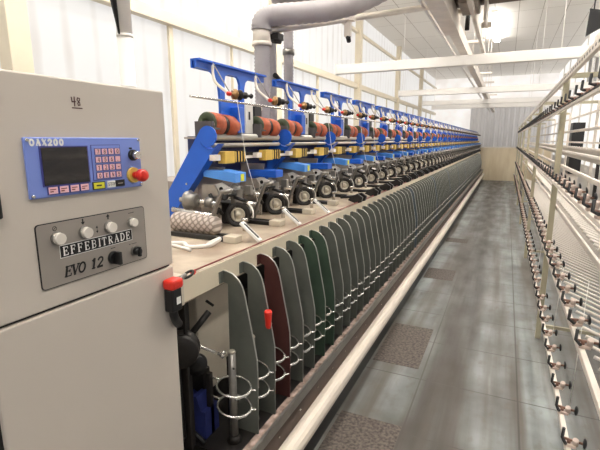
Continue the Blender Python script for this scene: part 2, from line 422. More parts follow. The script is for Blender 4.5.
for k in range(9):
    yy = 4.2+1.85*k
    MB().box(-.93, -.455, yy-.04, yy+.04, 3.19, 3.23).cyl((-.76, yy, 3.2), (-.76, yy, ZC), .006).build('hanger', M['creel'], tr, tr.location)
tc_ = thing('travelling_cleaner', (-.45, 5.3, 3.25), 'brown box of the travelling cleaner hanging from the overhead track', 'machine')
MB().box(-.95, .12, 4.6, 6.0, 3.24, 3.42, .01).build('body', M['brown'], tc_, tc_.location)
MB().box(-.62, -.42, 5.4, 5.95, 3.13, 3.24, .01).build('motor_box', M['castgrey'], tc_, tc_.location)
MB().box(-.36, -.33, 5.6, 6.0, 2.98, 3.24).box(-.40, -.28, 5.98, 6.0, 2.98, 3.04).build('guide_arm', M['creel'], tc_, tc_.location)
MB().cyl((-.58, 6.2, 3.02), (-.58, 6.2, 3.24), .028).cyl((-.58, 5.9, 3.22), (-.58, 6.2, 3.22), .02).build('hose_stub', M['dark'], tc_, tc_.location)
for i, (x, y) in enumerate(((-.6, 15.4), (-.6, 9.4), (-2.8, 2.5), (-2.8, 7.0), (1.1, 7.6), (1.1, 3.4), (-.6, 3.4), (-.6, -1.6), (1.1, -1.6))):  # some lamps out of view are added to brighten the hall
    cl = thing('ceiling_lamp', (x, y, ZC), 'long lit fluorescent ceiling lamp above the aisle', 'lamp', 'fluorescent ceiling lamps')
    MB().box(x-.09, x+.09, y-1.8, y+1.8, ZC-.06, ZC).build('housing', M['white'], cl, cl.location)
    MB().cyl((x-.05, y-1.78, ZC-.10), (x-.05, y+1.78, ZC-.10), .04).cyl((x+.05, y-1.78, ZC-.10), (x+.05, y+1.78, ZC-.10), .04).build('tube', M['lamp'], cl, cl.location)
tp = MB().prism([(.66, 2.98), (.98, 2.90), (.65, 2.71)], 'y', 5.6, 5.64).cyl((.70, 5.62, 2.95), (.70, 5.62, ZC), .006)
tag(tp.build('triangular_flag', M['black'], None, (.76, 5.62, 2.71)), 'black triangular flag hanging under the ceiling at upper right', 'flag')
fb = MB().use(M['creel']).box(.98, 1.06, 2.0, 7.5, 2.98, 3.05).cyl((1.02, 3, 3.05), (1.02, 3, ZC), .01).cyl((1.02, 7, 3.05), (1.02, 7, ZC), .01)
tag(fb.build('ceiling_conduit', None, None, (1.02, 5, 2.98)), 'cream conduit hanging below the ceiling above the right-hand rack', 'conduit')

# ------------------------------------------------------------------ suction hoses
h = thing('suction_duct', (-1.9, 3.25, 1.7), 'large grey ribbed suction hoses rising from the machine and bending towards the ceiling', 'duct')
def ribbed(p0, p1, r, n):
    p0 = Vector(p0); p1 = Vector(p1)
    return [p0.lerp(p1, i/(2*n)) for i in range(2*n+1)]
m_ = MB(); pts = ribbed((-1.9, 3.28, 1.70), (-1.9, 3.28, 2.44), .07, 26)
m_.tube(pts, lambda i: .067 if i % 2 else .059, 18); m_.build('wide_riser', M['hose'], h, h.location)
m_ = MB(); m_.tube(ribbed((-1.93, 3.49, 1.70), (-1.93, 3.49, 2.50), .05, 8), .047, 16); m_.build('narrow_riser', M['hose'], h, h.location)
m_ = MB(); m_.tube(ribbed((-1.9, 3.77, 1.70), (-1.9, 3.77, 2.72), .04, 34), lambda i: .047 if i % 2 else .043, 16); m_.build('ribbed_riser', M['hose'], h, h.location)
m_ = MB().cyl((-1.9, 3.28, 2.43), (-1.9, 3.28, 2.55), .075, .07, 20).cyl((-1.9, 3.28, 2.41), (-1.9, 3.28, 2.44), .082, None, 20); m_.build('collar', M['creel'], h, h.location)
m_ = MB().cyl((-1.9, 3.77, 2.42), (-1.9, 3.77, 2.47), .056, None, 18); m_.build('collar', M['steel'], h, h.location)
def smooth(P, n=8):
    P = [Vector(p) for p in P]; out = []
    for i in range(len(P)-1):
        a = P[max(i-1, 0)]; b_ = P[i]; c = P[i+1]; d = P[min(i+2, len(P)-1)]
        for k in range(n):
            t = k/n
            out.append(.5*((2*b_)+(-a+c)*t+(2*a-5*b_+4*c-d)*t*t+(-a+3*b_-3*c+d)*t**3))
    return out + [P[-1]]
m_ = MB(); q = smooth([(-1.9, 3.28, 2.53), (-1.89, 3.285, 2.60), (-1.82, 3.32, 2.645), (-1.62, 3.40, 2.66), (-1.42, 3.56, 2.70), (-1.24, 3.80, 2.80), (-1.07, 4.25, 3.04), (-.97, 4.65, 3.33)], 9)
m_.tube(q, lambda i: .086 if i % 2 else .080, 20); m_.build('lower_bend', M['hose'], h, h.location)
m_ = MB(); q = smooth([(-1.9, 3.77, 2.70), (-1.9, 3.66, 2.82), (-1.86, 3.55, 2.88), (-1.7, 3.75, 2.92), (-1.4, 4.2, 3.0), (-1.05, 4.6, 3.18), (-.9, 4.8, 3.35)], 9)
m_.tube(q, lambda i: .078 if i % 2 else .075, 20); m_.build('upper_bend', M['hose'], h, h.location)
sa = thing('support_bar', (-1.3, 4.2, 2.6), 'cream bar bracing the grey suction hoses to the overhead track', 'bar')
MB().tube([(-1.86, 3.30, 2.53), (-.85, 5.2, 3.08)], .03, 4).build('bar', M['creel'], sa, sa.location)
MB().box(-1.86, -1.78, 3.34, 3.44, 2.47, 2.52).cyl((-1.84, 3.36, 2.47), (-1.80, 3.42, 2.47), .028).build('clamp', M['dark'], sa, sa.location)
MB().tube([(-1.5, 3.98, 2.72), (-1.49, 3.94, 2.95)], .008, 6).tube([(-1.5, 3.98, 2.72), (-1.46, 4.08, 2.73)], .012, 6).build('hook', M['creel'], sa, sa.location)
cm = thing('security_camera', (-1.44, 4.10, 2.6), 'small white security camera with black lens under the cream brace bar', 'camera')
MB().box(-1.47, -1.41, 4.07, 4.13, 2.60, 2.76, .008).build('body', M['creel'], cm, cm.location)
MB().cyl((-1.44, 4.10, 2.62), (-1.42, 4.08, 2.555), .026, .02).build('lens', M['black'], cm, cm.location)
MB().box(-1.50, -1.38, 4.06, 4.14, 2.74, 2.78).build('mount', M['creel'], cm, cm.location)
hp = MB().cyl((-1.87, 3.45, 2.20), (-1.89, 3.60, 2.18), .022, .012)
hp.cyl((-1.89, 3.60, 2.18), (-1.90, 3.66, 2.17), .012, .016)
tag(hp.build('hose_handle', M['black'], None, (-1.89, 3.6, 2.16)), 'black grip handle sticking out beside the grey suction hose', 'handle')
dp = thing('drain_pipe', (-2.4, 2.27, 0), 'white vertical pipe standing behind the control cabinet', 'pipe')
MB().cyl((-2.4, 2.30, 0), (-2.4, 2.30, 2.34), .050, None, 18).cyl((-2.4, 2.30, 2.34), (-2.4, 2.30, ZC), .050, None, 18).build('tube', M['white'], dp, dp.location)
MB().cyl((-2.4, 2.30, 2.00), (-2.4, 2.30, 2.02), .055, None, 18).build('coupling', M['white'], dp, dp.location)
MB().cyl((-2.4, 2.30, 2.33), (-2.4, 2.30, 2.35), .054, None, 18).build('coupling', M['white'], dp, dp.location)
MB().tube([(-2.39, 2.16, 3.1), (-2.39, 2.20, 2.66), (-2.39, 2.245, 2.34)], lambda i: (.045, .03, .006)[i], 6).build('cable', M['black'], dp, dp.location)

# ------------------------------------------------------------------ control cabinet
FX = -.85
cab = thing('control_cabinet', (FX-.5, .2, 0), 'large beige machine control cabinet with blue operator panel at left', 'cabinet')
def onc(mb, name, m=None, par=None): return mb.build(name, m, par or cab, cab.location)
YR = .934
onc(MB().use(M['cab']).box(-1.85, FX, -.9, YR, 1.2965, 1.778, .004), 'upper_cover')
onc(MB().use(M['cab']).box(-1.85, FX, .432, YR, .02, 1.2905, .004), 'lower_door')
onc(MB().use(M['cab']).box(-1.85, FX-.012, -.9, .426, .02, 1.2905, .004), 'side_door')
onc(MB().use(M['dark']).box(-1.84, FX-.01, -.89, YR-.006, .05, 1.30), 'frame')
onc(MB().use(M['dark']).box(-1.82, FX-.03, -.88, YR-.03, 0, .05), 'plinth')
onc(MB().use(M['black']).box(FX-.002, FX+.014, .452, .478, 1.505, 1.555, .004), 'latch')
onc(MB().use(M['inkred']).ribbon([(.6535, 1.7395), (.6545, 1.730), (.6625, 1.731)], .0026, FX+.0006).ribbon([(.6605, 1.7405), (.660, 1.7215)], .0026, FX+.0006)
    .ribbon([(.6735, 1.7385), (.6685, 1.7392), (.667, 1.735), (.6730, 1.729), (.6735, 1.7245), (.669, 1.7235), (.668, 1.7275), (.6735, 1.735), (.6735, 1.7385)], .0022, FX+.0006)
    .ribbon([(.6535, 1.7175), (.678, 1.7175)], .0024, FX+.0006), 'handwritten_number')
# blue operator panel
P = MB().use(M['panelblue']).box(FX, FX+.006, .536, .832, 1.533, 1.655, .002)
pan = onc(P, 'operator_panel')
pan_o = cab.location
def onp(mb, name, m=None, par=None): return mb.build(name, m, par or pan, pan_o)
px = FX+.006
onp(MB().use(M['keyedge']).box(px-.001, px+.002, .5645, .6765, 1.5555, 1.6375).use(M['screen']).box(px-.001, px+.003, .5675, .6735, 1.558, 1.635), 'screen')
onp(MB().use(M['keyedge']).box(px-.001, px+.0008, .685, .767, 1.5585, 1.639).use(M['panelblue']).box(px-.001, px+.0012, .6865, .7655, 1.560, 1.6375), 'keypad')
rows = ['7890', '456.', '123-', '0EN5']
for r in range(4):
    for c in range(4):
        y = .7015+.0183*c; z = 1.6235-.0181*r
        k = MB().use(M['keyedge']).box(px, px+.0022, y-.0082, y+.0082, z-.0078, z+.0078)
        k.use(M['pink']).box(px, px+.0032, y-.0068, y+.0068, z-.0064, z+.0064)
        k.use(M['inkred']); letters(k, rows[r][c], px+.0036, y-.0026, z-.0042, .0084, .01, .0017)
        onp(k, 'key')
for i, y in enumerate((.5845, .6095, .6345, .6595)):
    k = MB().use(M['keyedge']).box(px, px+.002, y-.0115, y+.0115, 1.5385, 1.5555).use(M['pink']).box(px, px+.003, y-.0098, y+.0098, 1.540, 1.554)
    k.use(M['redcord']).box(px, px+.0034, y-.0075, y+.0, 1.5435, 1.5458).box(px, px+.0034, y-.0075, y+.006, 1.5482, 1.550)
    onp(k, 'function_key')
k = MB().use(M['ink']).box(px, px+.002, .681, .7145, 1.538, 1.5555).use(M['lime']).box(px, px+.003, .6835, .712, 1.540, 1.5535).use(M['ink']).box(px, px+.0034, .690, .704, 1.5455, 1.5485)
onp(k, 'function_key')['label'] = 'yellow key'
k = MB().use(M['whiteink']).box(px, px+.003, .7215, .7435, 1.5395, 1.555).use(M['ink']); letters(k, 'STOP', px+.0036, .7225, 1.544, .0068, .0052, .0012)
onp(k, 'function_key')['label'] = 'white key'
k = MB().use(M['ink']).box(px, px+.003, .745, .7715, 1.5395, 1.555).use(M['castgrey']).box(px, px+.0034, .751, .7655, 1.546, 1.548)
onp(k, 'function_key')['label'] = 'black key'
t = MB().use(M['whiteink']); letters(t, 'OAX200', px+.0008, .5475, 1.6395,   .0110, .0128, .0046, wide=1.1)
onp(t, 'lettering')
for y, z in ((.5425, 1.650), (.827, 1.650), (.5425, 1.5385), (.827, 1.5385)):
    onp(MB().cyl((px-.001, y, z), (px+.003, y, z), .0042, .003, 10), 'screw', M['chrome'])
onp(MB().use(M['ink']).box(px, px+.0006, .7955, .8045, 1.6275, 1.6315), 'legend')
kn = onp(MB().use(M['black']).cyl((px, .8045, 1.6125), (px+.006, .8045, 1.6125), .0135, None, 20).use(M['chrome']).cyl((px+.006, .8045, 1.6125), (px+.022, .8045, 1.6125), .0105, .0095, 20), 'push_button')
onp(MB().use(M['yellow']).cyl((px, .801, 1.5635), (px+.008, .801, 1.5635), .0195, .0185, 24).use(M['red']).cyl((px+.008, .801, 1.5635), (px+.022, .801, 1.5635), .009, None, 16)
    .lathe([(.022, .013), (.026, .0155), (.036, .0155), (.041, .013), (.043, .004)], (px, .801, 1.5635), (1, 0, 0), 20), 'emergency_stop')['label'] = 'red mushroom button on yellow collar'
# silver name plate
npl = MB().use(M['ink']); 
def rrect(y0, y1, z0, z1, r, n=5):
    o = []
    for cy, cz, a in ((y1-r, z1-r, 0), (y0+r, z1-r, 90), (y0+r, z0+r, 180), (y1-r, z0+r, 270)):
        o += [(cy+r*math.cos(math.radians(a+90*i/n)), cz+r*math.sin(math.radians(a+90*i/n))) for i in range(n+1)]
    return o
npl.prism(rrect(.540, .834, 1.340, 1.480, .008), 'x', FX, FX+.002).use(M['plategrey']).prism(rrect(.5418, .8322, 1.3418, 1.4782, .007), 'x', FX+.001, FX+.0028)
npp = onc(npl, 'name_plate'); nx = FX+.0028
def onn(mb, name, m=None): return mb.build(name, m, npp, pan_o)
for y in (.5887, .6559, .7234, .792):
    r = .0155 if y < .78 else .013
    onn(MB().use(M['steel']).cyl((nx, y-.004, 1.4447), (nx+.006, y-.004, 1.4447), r, r*.95, 20).use(M['cap']).cyl((nx+.006, y-.004, 1.4447), (nx+.014, y-.004, 1.4447), r*.86, r*.78, 20), 'push_button')
onn(MB().use(M['whiteink']).box(nx, nx+.0005, .5872, .7868, 1.3992, 1.4278).use(M['ink']).box(nx, nx+.0008, .5885, .7855, 1.4005, 1.4265), 'name_strip')
t = MB().use(M['whiteink']); letters(t, 'EFFEBITRADE', nx+.0014, .5945, 1.4047, .0178, .0179, .0033)
onn(t, 'lettering')
t = MB().use(M['ink']); letters(t, 'EVO 12', nx+.0006, .5925, 1.3565, .0215, .0168, .0052, shear=.22, wide=1.1)
onn(t, 'lettering')
onn(MB().use(M['black']).cyl((nx, .7242, 1.368), (nx+.008, .7242, 1.368), .0165, .0155, 20).box(nx+.008, nx+.026, .7195, .7289, 1.352, 1.384, .002), 'selector_knob')
onn(MB().use(M['steel']).cyl((nx, .7915, 1.3685), (nx+.005, .7915, 1.3685), .0135, None, 20).use(M['black']).cyl((nx+.005, .7915, 1.3685), (nx+.018, .7915, 1.3685), .0105, .009, 16).box(nx+.012, nx+.022, .7885, .7945, 1.356, 1.381, .001), 'selector_knob')
lg = MB().use(M['ink'])
lg.box(nx, nx+.0006, .6480, .6510, 1.4685, 1.476).prism([(.6445, 1.4690), (.6545, 1.4690), (.6495, 1.4625)], 'x', nx, nx+.0006)
lg.box(nx, nx+.0006, .7165, .7195, 1.464, 1.4705).prism([(.713, 1.470), (.723, 1.470), (.718, 1.4765)], 'x', nx, nx+.0006)
lg.ribbon([(.6850, 1.4385), (.6850, 1.4525)], .0012, nx+.0006).prism([(.682, 1.449), (.688, 1.449), (.685, 1.454)], 'x', nx, nx+.0006).prism([(.682, 1.442), (.688, 1.442), (.685, 1.437)], 'x', nx, nx+.0006)
lg.ribbon(arc(.581, 1.4665, .0045, .0045, 0, 360, 12), .0013, nx+.0006).ribbon([(.578, 1.4635), (.584, 1.4695)], .0012, nx+.0006)
lg.ribbon([(.780, 1.4685), (.797, 1.4692)], .0013, nx+.0006)
lg.ribbon([(.7185, 1.3915), (.731, 1.3915)], .0016, nx+.0006).ribbon([(.7755, 1.389), (.7785, 1.389)], .0018, nx+.0006).ribbon([(.783, 1.389), (.799, 1.3885)], .0012, nx+.0006)
onn(lg, 'legend')

# pull-cord safety switch and red cord
sw = thing('safety_switch', (-.835, .90, 1.11), 'black pull-cord safety switch with red head on the cabinet edge', 'switch')
MB().use(M['black']).box(-.848, -.815, .885, .925, 1.165, 1.235, .005).box(-.8155, -.8135, .897, .918, 1.185, 1.212).build('body', M['black'], sw, sw.location)
MB().box(-.8135, -.813, .899, .916, 1.188, 1.209).build('sticker', M['whiteink'], sw, sw.location)
MB().box(-.85, -.81, .882, .93, 1.232, 1.262, .008).build('red_head', M['red'], sw, sw.location)
MB().tube(smooth([(-.83, .90, 1.17), (-.83, .903, 1.15), (-.835, .915, 1.13), (-.84, .93, 1.112)]), .013, 10).build('cable_gland', M['black'], sw, sw.location)
MB().tube([(-.83, .93, 1.25), (-.84, .97, 1.252)], .007, 8).build('plunger', M['steel'], sw, sw.location)
MB().tube([(-.84+.012*math.cos(a), .985+.02*math.sin(a), 1.25+.006*math.sin(a)) for a in [i*PI/8 for i in range(16)]], .004, 6, True).build('eye', M['dark'], sw, sw.location)
rc = MB().use(M['redcord']).tube([(-.84, 1.0, 1.25), (-.982, 1.18, 1.188), (-.982, 18.7, 1.188)], .0032, 6).use(M['red']).tube([(-.85, 1.02, 1.246), (-.90, 1.075, 1.222)], .009, 6)
tag(rc.build('pull_cord', None, None, (-.982, 9, 1.188)), 'thin red safety pull cord stretched along the front edge of the machine bed', 'cord')

# ------------------------------------------------------------------ machine bed
YE = 26.2

bed = thing('machine_bed', (-1.7, 9.8, 0), 'long beige bed and base of the twisting machine running down the hall', 'machine')
def onb(mb, name, m=None, par=None): return mb.build(name, m, par or bed, bed.location)
onb(MB().use(M['bedtop']).box(-2.45, -.99, 1.10, YE, 1.075, 1.175, .006), 'bed_beam')
onb(MB().use(M['beige']).box(-2.40, -.975, .94, 1.12, 1.08, 1.195, .006), 'end_bracket')
onb(MB().use(M['cream']).box(-.995, -.985, 1.12, YE, 1.085, 1.172), 'front_strip')
onb(MB().use(M['beige']).box(-1.25, -1.10, 1.33, 1.58, .56, 1.077, .008), 'gear_cover')
onb(MB().use(M['dark']).box(-1.95, -1.85, 1.2, YE, .40, 1.075), 'rear_panel')
onb(MB().use(M['dark']).box(-1.85, -.846, 1.2, 19.5, .415, .445), 'inner_sill')  # inner sill is darker than the outer strip
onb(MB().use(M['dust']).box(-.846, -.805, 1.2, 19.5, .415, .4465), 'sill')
onb(MB().use(M['steel']).box(-.812, -.797, 1.2, 19.5, .405, .452), 'sill_edge')
bpn = onb(MB().use(M['brown']).box(-.85, -.815, 1.2, 19.5, .2, .41), 'lower_panel')
onb(MB().use(M['black']).box(-1.85, -.81, .95, 19.5, 0, .2), 'plinth')
for k in range(39):
    yy = 1.5+.44*k
    for q in range(2):
        onb(MB().cyl((-.816, yy+.22*q, .345), (-.809, yy+.22*q, .345), .0055, .004, 8), 'screw', M['chrome'])
rl = MB().use(M['bumper']).prism([(-.815, .205), (-.76, .205), (-.748, .215), (-.744, .245), (-.75, .27), (-.762, .284), (-.785, .288), (-.815, .284)], 'y', .96, 19.5)
tag(rl.build('bumper_rail', None, None, (-.78, 9.8, .205)), 'rounded cream bumper rail running low along the whole machine', 'rail')
onb(MB().use(M['taupe']).box(-2.1, -1.80, 2.05, YE, 1.175, 1.40), 'centre_housing')

# gear train visible in the open end of the bed
gt = thing('drive_gear', (-1.1, 1.25, .45), 'dark oily drive pulleys and shafts in the open end of the machine bed', 'gear')
def ong(mb, name, m): return mb.build(name, m, gt, gt.location)
ong(MB().box(-1.06, -1.03, 1.17, 1.2, .445, 1.075).box(-1.10, -1.085, 1.19, 1.22, .445, 1.075).box(-1.00, -.99, 1.13, 1.14, .445, 1.075), 'upright', M['dark'])
ong(MB().lathe([(0, .02), (0, .06), (.02, .065), (.03, .05), (.05, .065), (.07, .06), (.07, .02)], (-1.03, 1.16, .90), (.5, -.8, 0)), 'pulley', M['dark'])
ong(MB().lathe([(0, .01), (0, .04), (.03, .042), (.03, .01)], (-1.02, 1.22, .80), (.5, -.8, 0)), 'pulley', M['black'])
ong(MB().tube([(-1.06, 1.24, .90), (-1.03, 1.32, .97)], .013, 8).tube([(-1.05, 1.33, 1.01), (-1.03, 1.35, .985)], .006, 6), 'lever_shaft', M['dark'])
ong(MB().tube([(-1.0, 1.18, .90), (-.93, 1.25, .84)], .006, 8).tube([(-.93, 1.25, .84), (-.915, 1.26, .85)], .008, 6).tube([(-.93, 1.25, .84), (-.915, 1.25, .832)], .008, 6), 'spanner_lever', M['chrome'])
ong(MB().tube(smooth([(-1.06, 1.10, 1.05), (-1.03, 1.12, .9), (-1.02, 1.12, .7), (-1.05, 1.16, .5)]), .008, 6).tube(smooth([(-1.1, 1.14, .86), (-1.06, 1.18, .7), (-1.1, 1.2, .55), (-1.0, 1.22, .45)]), .01, 6), 'cable', M['black'])
ong(MB().box(-1.22, -1.05, 1.30, 1.34, .45, .72, .01), 'bracket', M['dark'])
bs = MB(); 
bs.prism([(-1.25+.02*i, .60+.03*math.sin(i*.9)+.02*math.sin(i*2.1)) for i in range(13)] + [(-1.01, .45), (-1.25, .45)], 'y', 1.24, 1.33)
tag(bs.build('plastic_bag', M['bluecloth'], None, (-1.13, 1.28, .445)), 'crumpled dark blue plastic bag inside the open end of the machine', 'bag')

# ------------------------------------------------------------------ spindle units with separator plates
PY0, PP = 1.363, .1459
NP = 118
base = Vector((-.9, 0, .445))
def make_spindle(platemat, with_plate=True):
    r = thing('spindle_unit', base, 'x', 'spindle', 'spindle units along the machine')
    if with_plate:
        prof = [(-.968, .447), (-.835, .447), (-.833, .66), (-.836, .78), (-.846, .84), (-.866, .94), (-.885, 1.04), (-.896, 1.078), (-.912, 1.106), (-.94, 1.128), (-.965, 1.134), (-.985, 1.136), (-.985, 1.09), (-.962, 1.085)]
        m_ = MB().use(platemat).prism(prof, 'y', -.003, .003)
        m_.box(-.988, -.982, -.03, .003, 1.09, 1.137)
        pl = m_.build('separator_plate', None, r, base)
        e = MB().use(M['rim']).tube([(x+.001, 0, z) for x, z in prof[2:12]], .0030, 6)
        e.build('rolled_edge', None, pl, base)
    for z in (.69, .605):
        g = MB().use(M['wire'])
        rr = .067
        g.tube([(-.90+rr*math.cos(a), -.073+rr*math.sin(a), z-.012*math.cos(a)) for a in [i*2*PI/28 for i in range(28)]], .0043, 8, True)
        g.tube([(-.90+rr*math.cos(a)*1.02, -.073+rr*math.sin(a), z-.016) for a in (-.9, -.3, 0.1, .4)] + [(-.818, -.073+.03, z-.012)], .0036, 6)
        g.tube([(-.9-rr, -.073, z+.012), (-1.02, -.073, z+.012)], .004, 6)
        g.build('balloon_ring', None, r, base)
    s_ = MB().use(M['steel']).cyl((-.905, -.073, .447), (-.905, -.073, .835), .0165, .0150, 14).use(M['hub']).cyl((-.905, -.073, .835), (-.905, -.073, .842), .0165, .0135, 14)
    s_.use(M['black']).cyl((-.895, -.081, .775), (-.889, -.087, .775), .004, None, 8)
    s_.build('spindle', None, r, base)
    MB().use(M['dark']).cyl((-.905, -.073, .446), (-.905, -.073, .475), .03, .022, 14).box(-1.03, -1.01, -.083, -.063, .446, .72).build('spindle_base', None, r, base)
    return r
protos = {k: make_spindle(M[k]) for k in ('plate', 'plate_red', 'plate_green', 'plate_blue')}
names = {'plate': 'grey steel', 'plate_red': 'dark reddish', 'plate_green': 'greenish', 'plate_blue': 'bluish grey'}
used = set()
for i in range(NP):
    kind = 'plate'
    if i == 2: kind = 'plate_red'
    elif i in (5, 6): kind = 'plate_green'
    elif i > 16 and (i*7) % 11 == 3: kind = 'plate_blue'
    if kind in used: o = copy_tree(protos[kind])
    else: o = protos[kind]; used.add(kind)
    o.location = (base.x, PY0+PP*(i+1), base.z)
    o.location.y = PY0+PP*i if False else PY0+PP*i
    o['label'] = '%s separator plate with two wire rings, %s plate along the machine from the cabinet' % (names[kind], nth(i+1))

rt_ = MB().lathe([(0, .009), (.01, .012), (.07, .017), (.075, .017), (.08, .013)], (-.845, 1.475, .87), (0, 0, 1), 14)
tag(rt_.build('red_tube', M['red'], None, (-.845, 1.475, .87)), 'small red plastic tube clipped to the edge of a near separator plate', 'tube')

# ------------------------------------------------------------------ winding heads
HP, HY, NH = .44, 1.995, 55
hb = Vector((-1.3, 0, 1.175))
def make_head(lever):
    r = thing('winding_head', hb, 'x', 'winding head', 'winding heads on the machine bed')
    B = lambda mb, name, m=None, par=None: mb.build(name, m, par or r, hb)
    B(MB().use(M['black']).box(-1.5, -1.16, -.36, -.335, 1.176, 1.198, .003).box(-1.5, -1.2, -.27, -.25, 1.176, 1.19), 'base_rail')
    B(MB().use(M['beige']).box(-1.17, -1.10, -.37, -.305, 1.175, 1.208, .004), 'foot_block')
    # side frame and black linkages
    B(MB().use(M['castgrey']).prism([(-1.52, 1.176), (-1.385, 1.176), (-1.385, 1.30), (-1.40, 1.38), (-1.42, 1.41), (-1.50, 1.41)], 'y', -.085, -.073), 'side_frame')
    B(MB().use(M['taupe']).prism([(-1.60, 1.27), (-1.45, 1.25), (-1.40, 1.50), (-1.58, 1.50)], 'y', -.01, -.002), 'shield')
    B(MB().use(M['steel']).tube([(-1.36, -.225, 1.178), (-1.315, -.225, 1.30), (-1.275, -.22, 1.395), (-1.22, -.215, 1.40)], .013, 4), 'cradle_arm')
    B(MB().use(M['chrome']).cyl((-1.60, -.215, 1.282), (-1.32, -.215, 1.262), .015).cyl((-1.60, -.15, 1.328), (-1.36, -.12, 1.31), .016).use(M['steel']).lathe([(0, .05), (.02, .055), (.035, .04), (.06, .04), (.06, .02)], (-1.54, -.17, 1.330), (1, .1, 0), 18)
      .cyl((-1.44, -.13, 1.318), (-1.40, -.125, 1.316), .028), 'drive_shaft')
    B(MB().use(M['black']).tube([(-1.44, -.10, 1.36), (-1.40, -.10, 1.30), (-1.375, -.08, 1.25)], .011, 6).tube([(-1.44, -.10, 1.20), (-1.38, -.10, 1.28)], .008, 6).lathe([(0, .022), (.02, .022), (.02, .012)], (-1.37, -.06, 1.345), (.5, -.8, .2), 12).tube([(-1.38, -.06, 1.345), (-1.30, -.05, 1.36)], .008, 6)
      .use(M['steel']).tube([(-1.43, -.12, 1.27), (-1.38, -.12, 1.20)], .009, 6).tube([(-1.45, -.09, 1.33), (-1.33, -.06, 1.375)], .009, 6).tube([(-1.47, -.1, 1.25), (-1.41, -.1, 1.22)], .012, 6), 'linkage')
    # wheel
    ax = Vector((.45, -.89, .05)).normalized()
    wc = Vector((-1.325, 0, 1.240))
    w = B(MB().use(M['rubber']).lathe([(-.02, .03), (-.02, .062), (-.012, .067), (.010, .070), (.018, .066), (.018, .047), (.010, .045), (.010, .02)], wc, ax, 28), 'wheel')
    B(MB().use(M['hub']).lathe([(.008, .041), (.014, .040), (.017, .033), (.012, .030), (.012, .017), (.024, .014), (.027, .004)], wc, ax, 24), 'hub', None, w)
    # guard arc
    q = ax.to_track_quat('Z', 'Y')
    upv = Vector((0, 0, 1)); upv = (upv-ax*upv.dot(ax)).normalized(); sd = ax.cross(upv)*-1
    if sd.x < 0: sd = -sd
    gp = []
    for k in range(9):
        a = math.radians(-12+k*9.5); gp.append(wc+ax*.0+(sd*math.cos(a)+upv*math.sin(a))*.083)
    g = MB().use(M['white'])
    for A, Bq in zip(gp, gp[1:]):
        f = [g.bm.verts.new(x) for x in (A-ax*.024, A+ax*.032, Bq+ax*.032, Bq-ax*.024)]
        rad = ((A+Bq)/2-wc).normalized()*.004
        f2 = [g.bm.verts.new(x.co+rad) for x in f]
        for fs in ((f[0], f[1], f[2], f[3]), (f2[3], f2[2], f2[1], f2[0]), (f[0], f2[0], f2[1], f[1]), (f[2], f2[2], f2[3], f[3]), (f[1], f2[1], f2[2], f[2]), (f[3], f2[3], f2[0], f[0])):
            g.bm.faces.new(fs).material_index = g.cur
    g.use(M['black']).tube([wc+upv*.10+sd*-.02+ax*.015, wc+upv*.075+sd*.055+ax*.03], .010, 6)
    B(g, 'wheel_guard')
    B(MB().use(M['steel']).box(-1.36, -1.33, -.02, .06, 1.20, 1.38, .003).box(-1.30, -1.26, .03, .06, 1.35, 1.40, .003), 'bracket')
    B(MB().use(M['chrome']).cyl((-1.22, -.10, 1.176), (-1.22, -.10, 1.23), .012, .009, 10).cyl((-1.22, -.10, 1.23), (-1.22, -.10, 1.245), .018, None, 12).cyl((-1.40, -.20, 1.176), (-1.40, -.20, 1.262), .009, None, 8), 'guide_pin')
    B(MB().use(M['white']).prism([(-1.47, 1.40), (-1.40, 1.42), (-1.33, 1.385), (-1.36, 1.33), (-1.42, 1.35)], 'y', -.045, -.035).use(M['dark']).cyl((-1.40, -.046, 1.385), (-1.40, -.05, 1.385), .012, None, 10), 'tension_plate')
    B(MB().use(M['dark']).box(-1.50, -1.40, .02, .12, 1.176, 1.30, .006).box(-1.48, -1.36, -.30, -.24, 1.20, 1.215), 'gearbox')
    # front lever
    if lever == 'white':
        rot = Matrix.Rotation(math.radians(38), 3, 'Y')
        B(MB().use(M['whiteink']).box(-1.13, -1.0, -.305, -.275, 1.212, 1.226, .002, rot, (-1.06, -.29, 1.22)).use(M['black']).box(-1.115, -1.015, -.296, -.284, 1.2255, 1.2275, 0, rot, (-1.06, -.29, 1.22)), 'slotted_lever')
    else:
        l = MB().use(M['black'])
        for dy in (-.02, .075):
            l.prism([(-1.06, 1.20), (-1.00, 1.178), (-.955, 1.188), (-.945, 1.225), (-.985, 1.25), (-1.03, 1.235)], 'y', -.20+dy, -.175+dy)
        l.tube([(-1.14, -.16, 1.21), (-1.04, -.15, 1.22)], .012, 6)
        B(l, 'black_lever')
    return r
def blue_cover(r, odd):
    if odd:
        m_ = MB().use(M['blue']).box(-1.50, -1.295, -.05, .05, 1.415, 1.462, .006)
        m_.prism([(-1.50, 1.42), (-1.38, 1.42), (-1.41, 1.36), (-1.44, 1.30), (-1.51, 1.30), (-1.48, 1.36)], 'y', -.03, .01)
    else:
        m_ = MB().use(M['blue2']).prism([(-1.50, 1.486), (-1.40, 1.489), (-1.29, 1.474), (-1.29, 1.425), (-1.50, 1.452)], 'y', -.07, .035).use(M['lime']).box(-1.289, -1.286, -.02, .01, 1.43, 1.468)
    m_.build('blue_cover', None, r, hb)
hp_ = {}
for lev in ('white', 'black'):
    for odd in (0, 1):
        r = make_head(lev); blue_cover(r, odd); hp_[lev, odd] = r
used = set()
for i in range(NH):
    key = ('white' if i < 3 else 'black', i % 2)
    if key in used: o = copy_tree(hp_[key])
    else: o = hp_[key]; used.add(key)
    o.location = (hb.x, HY+HP*i, hb.z)
    o['label'] = 'winding head with black wheel and %s cover, %s along the machine from the cabinet' % ('flat blue' if i % 2 else 'light blue', nth(i+1))

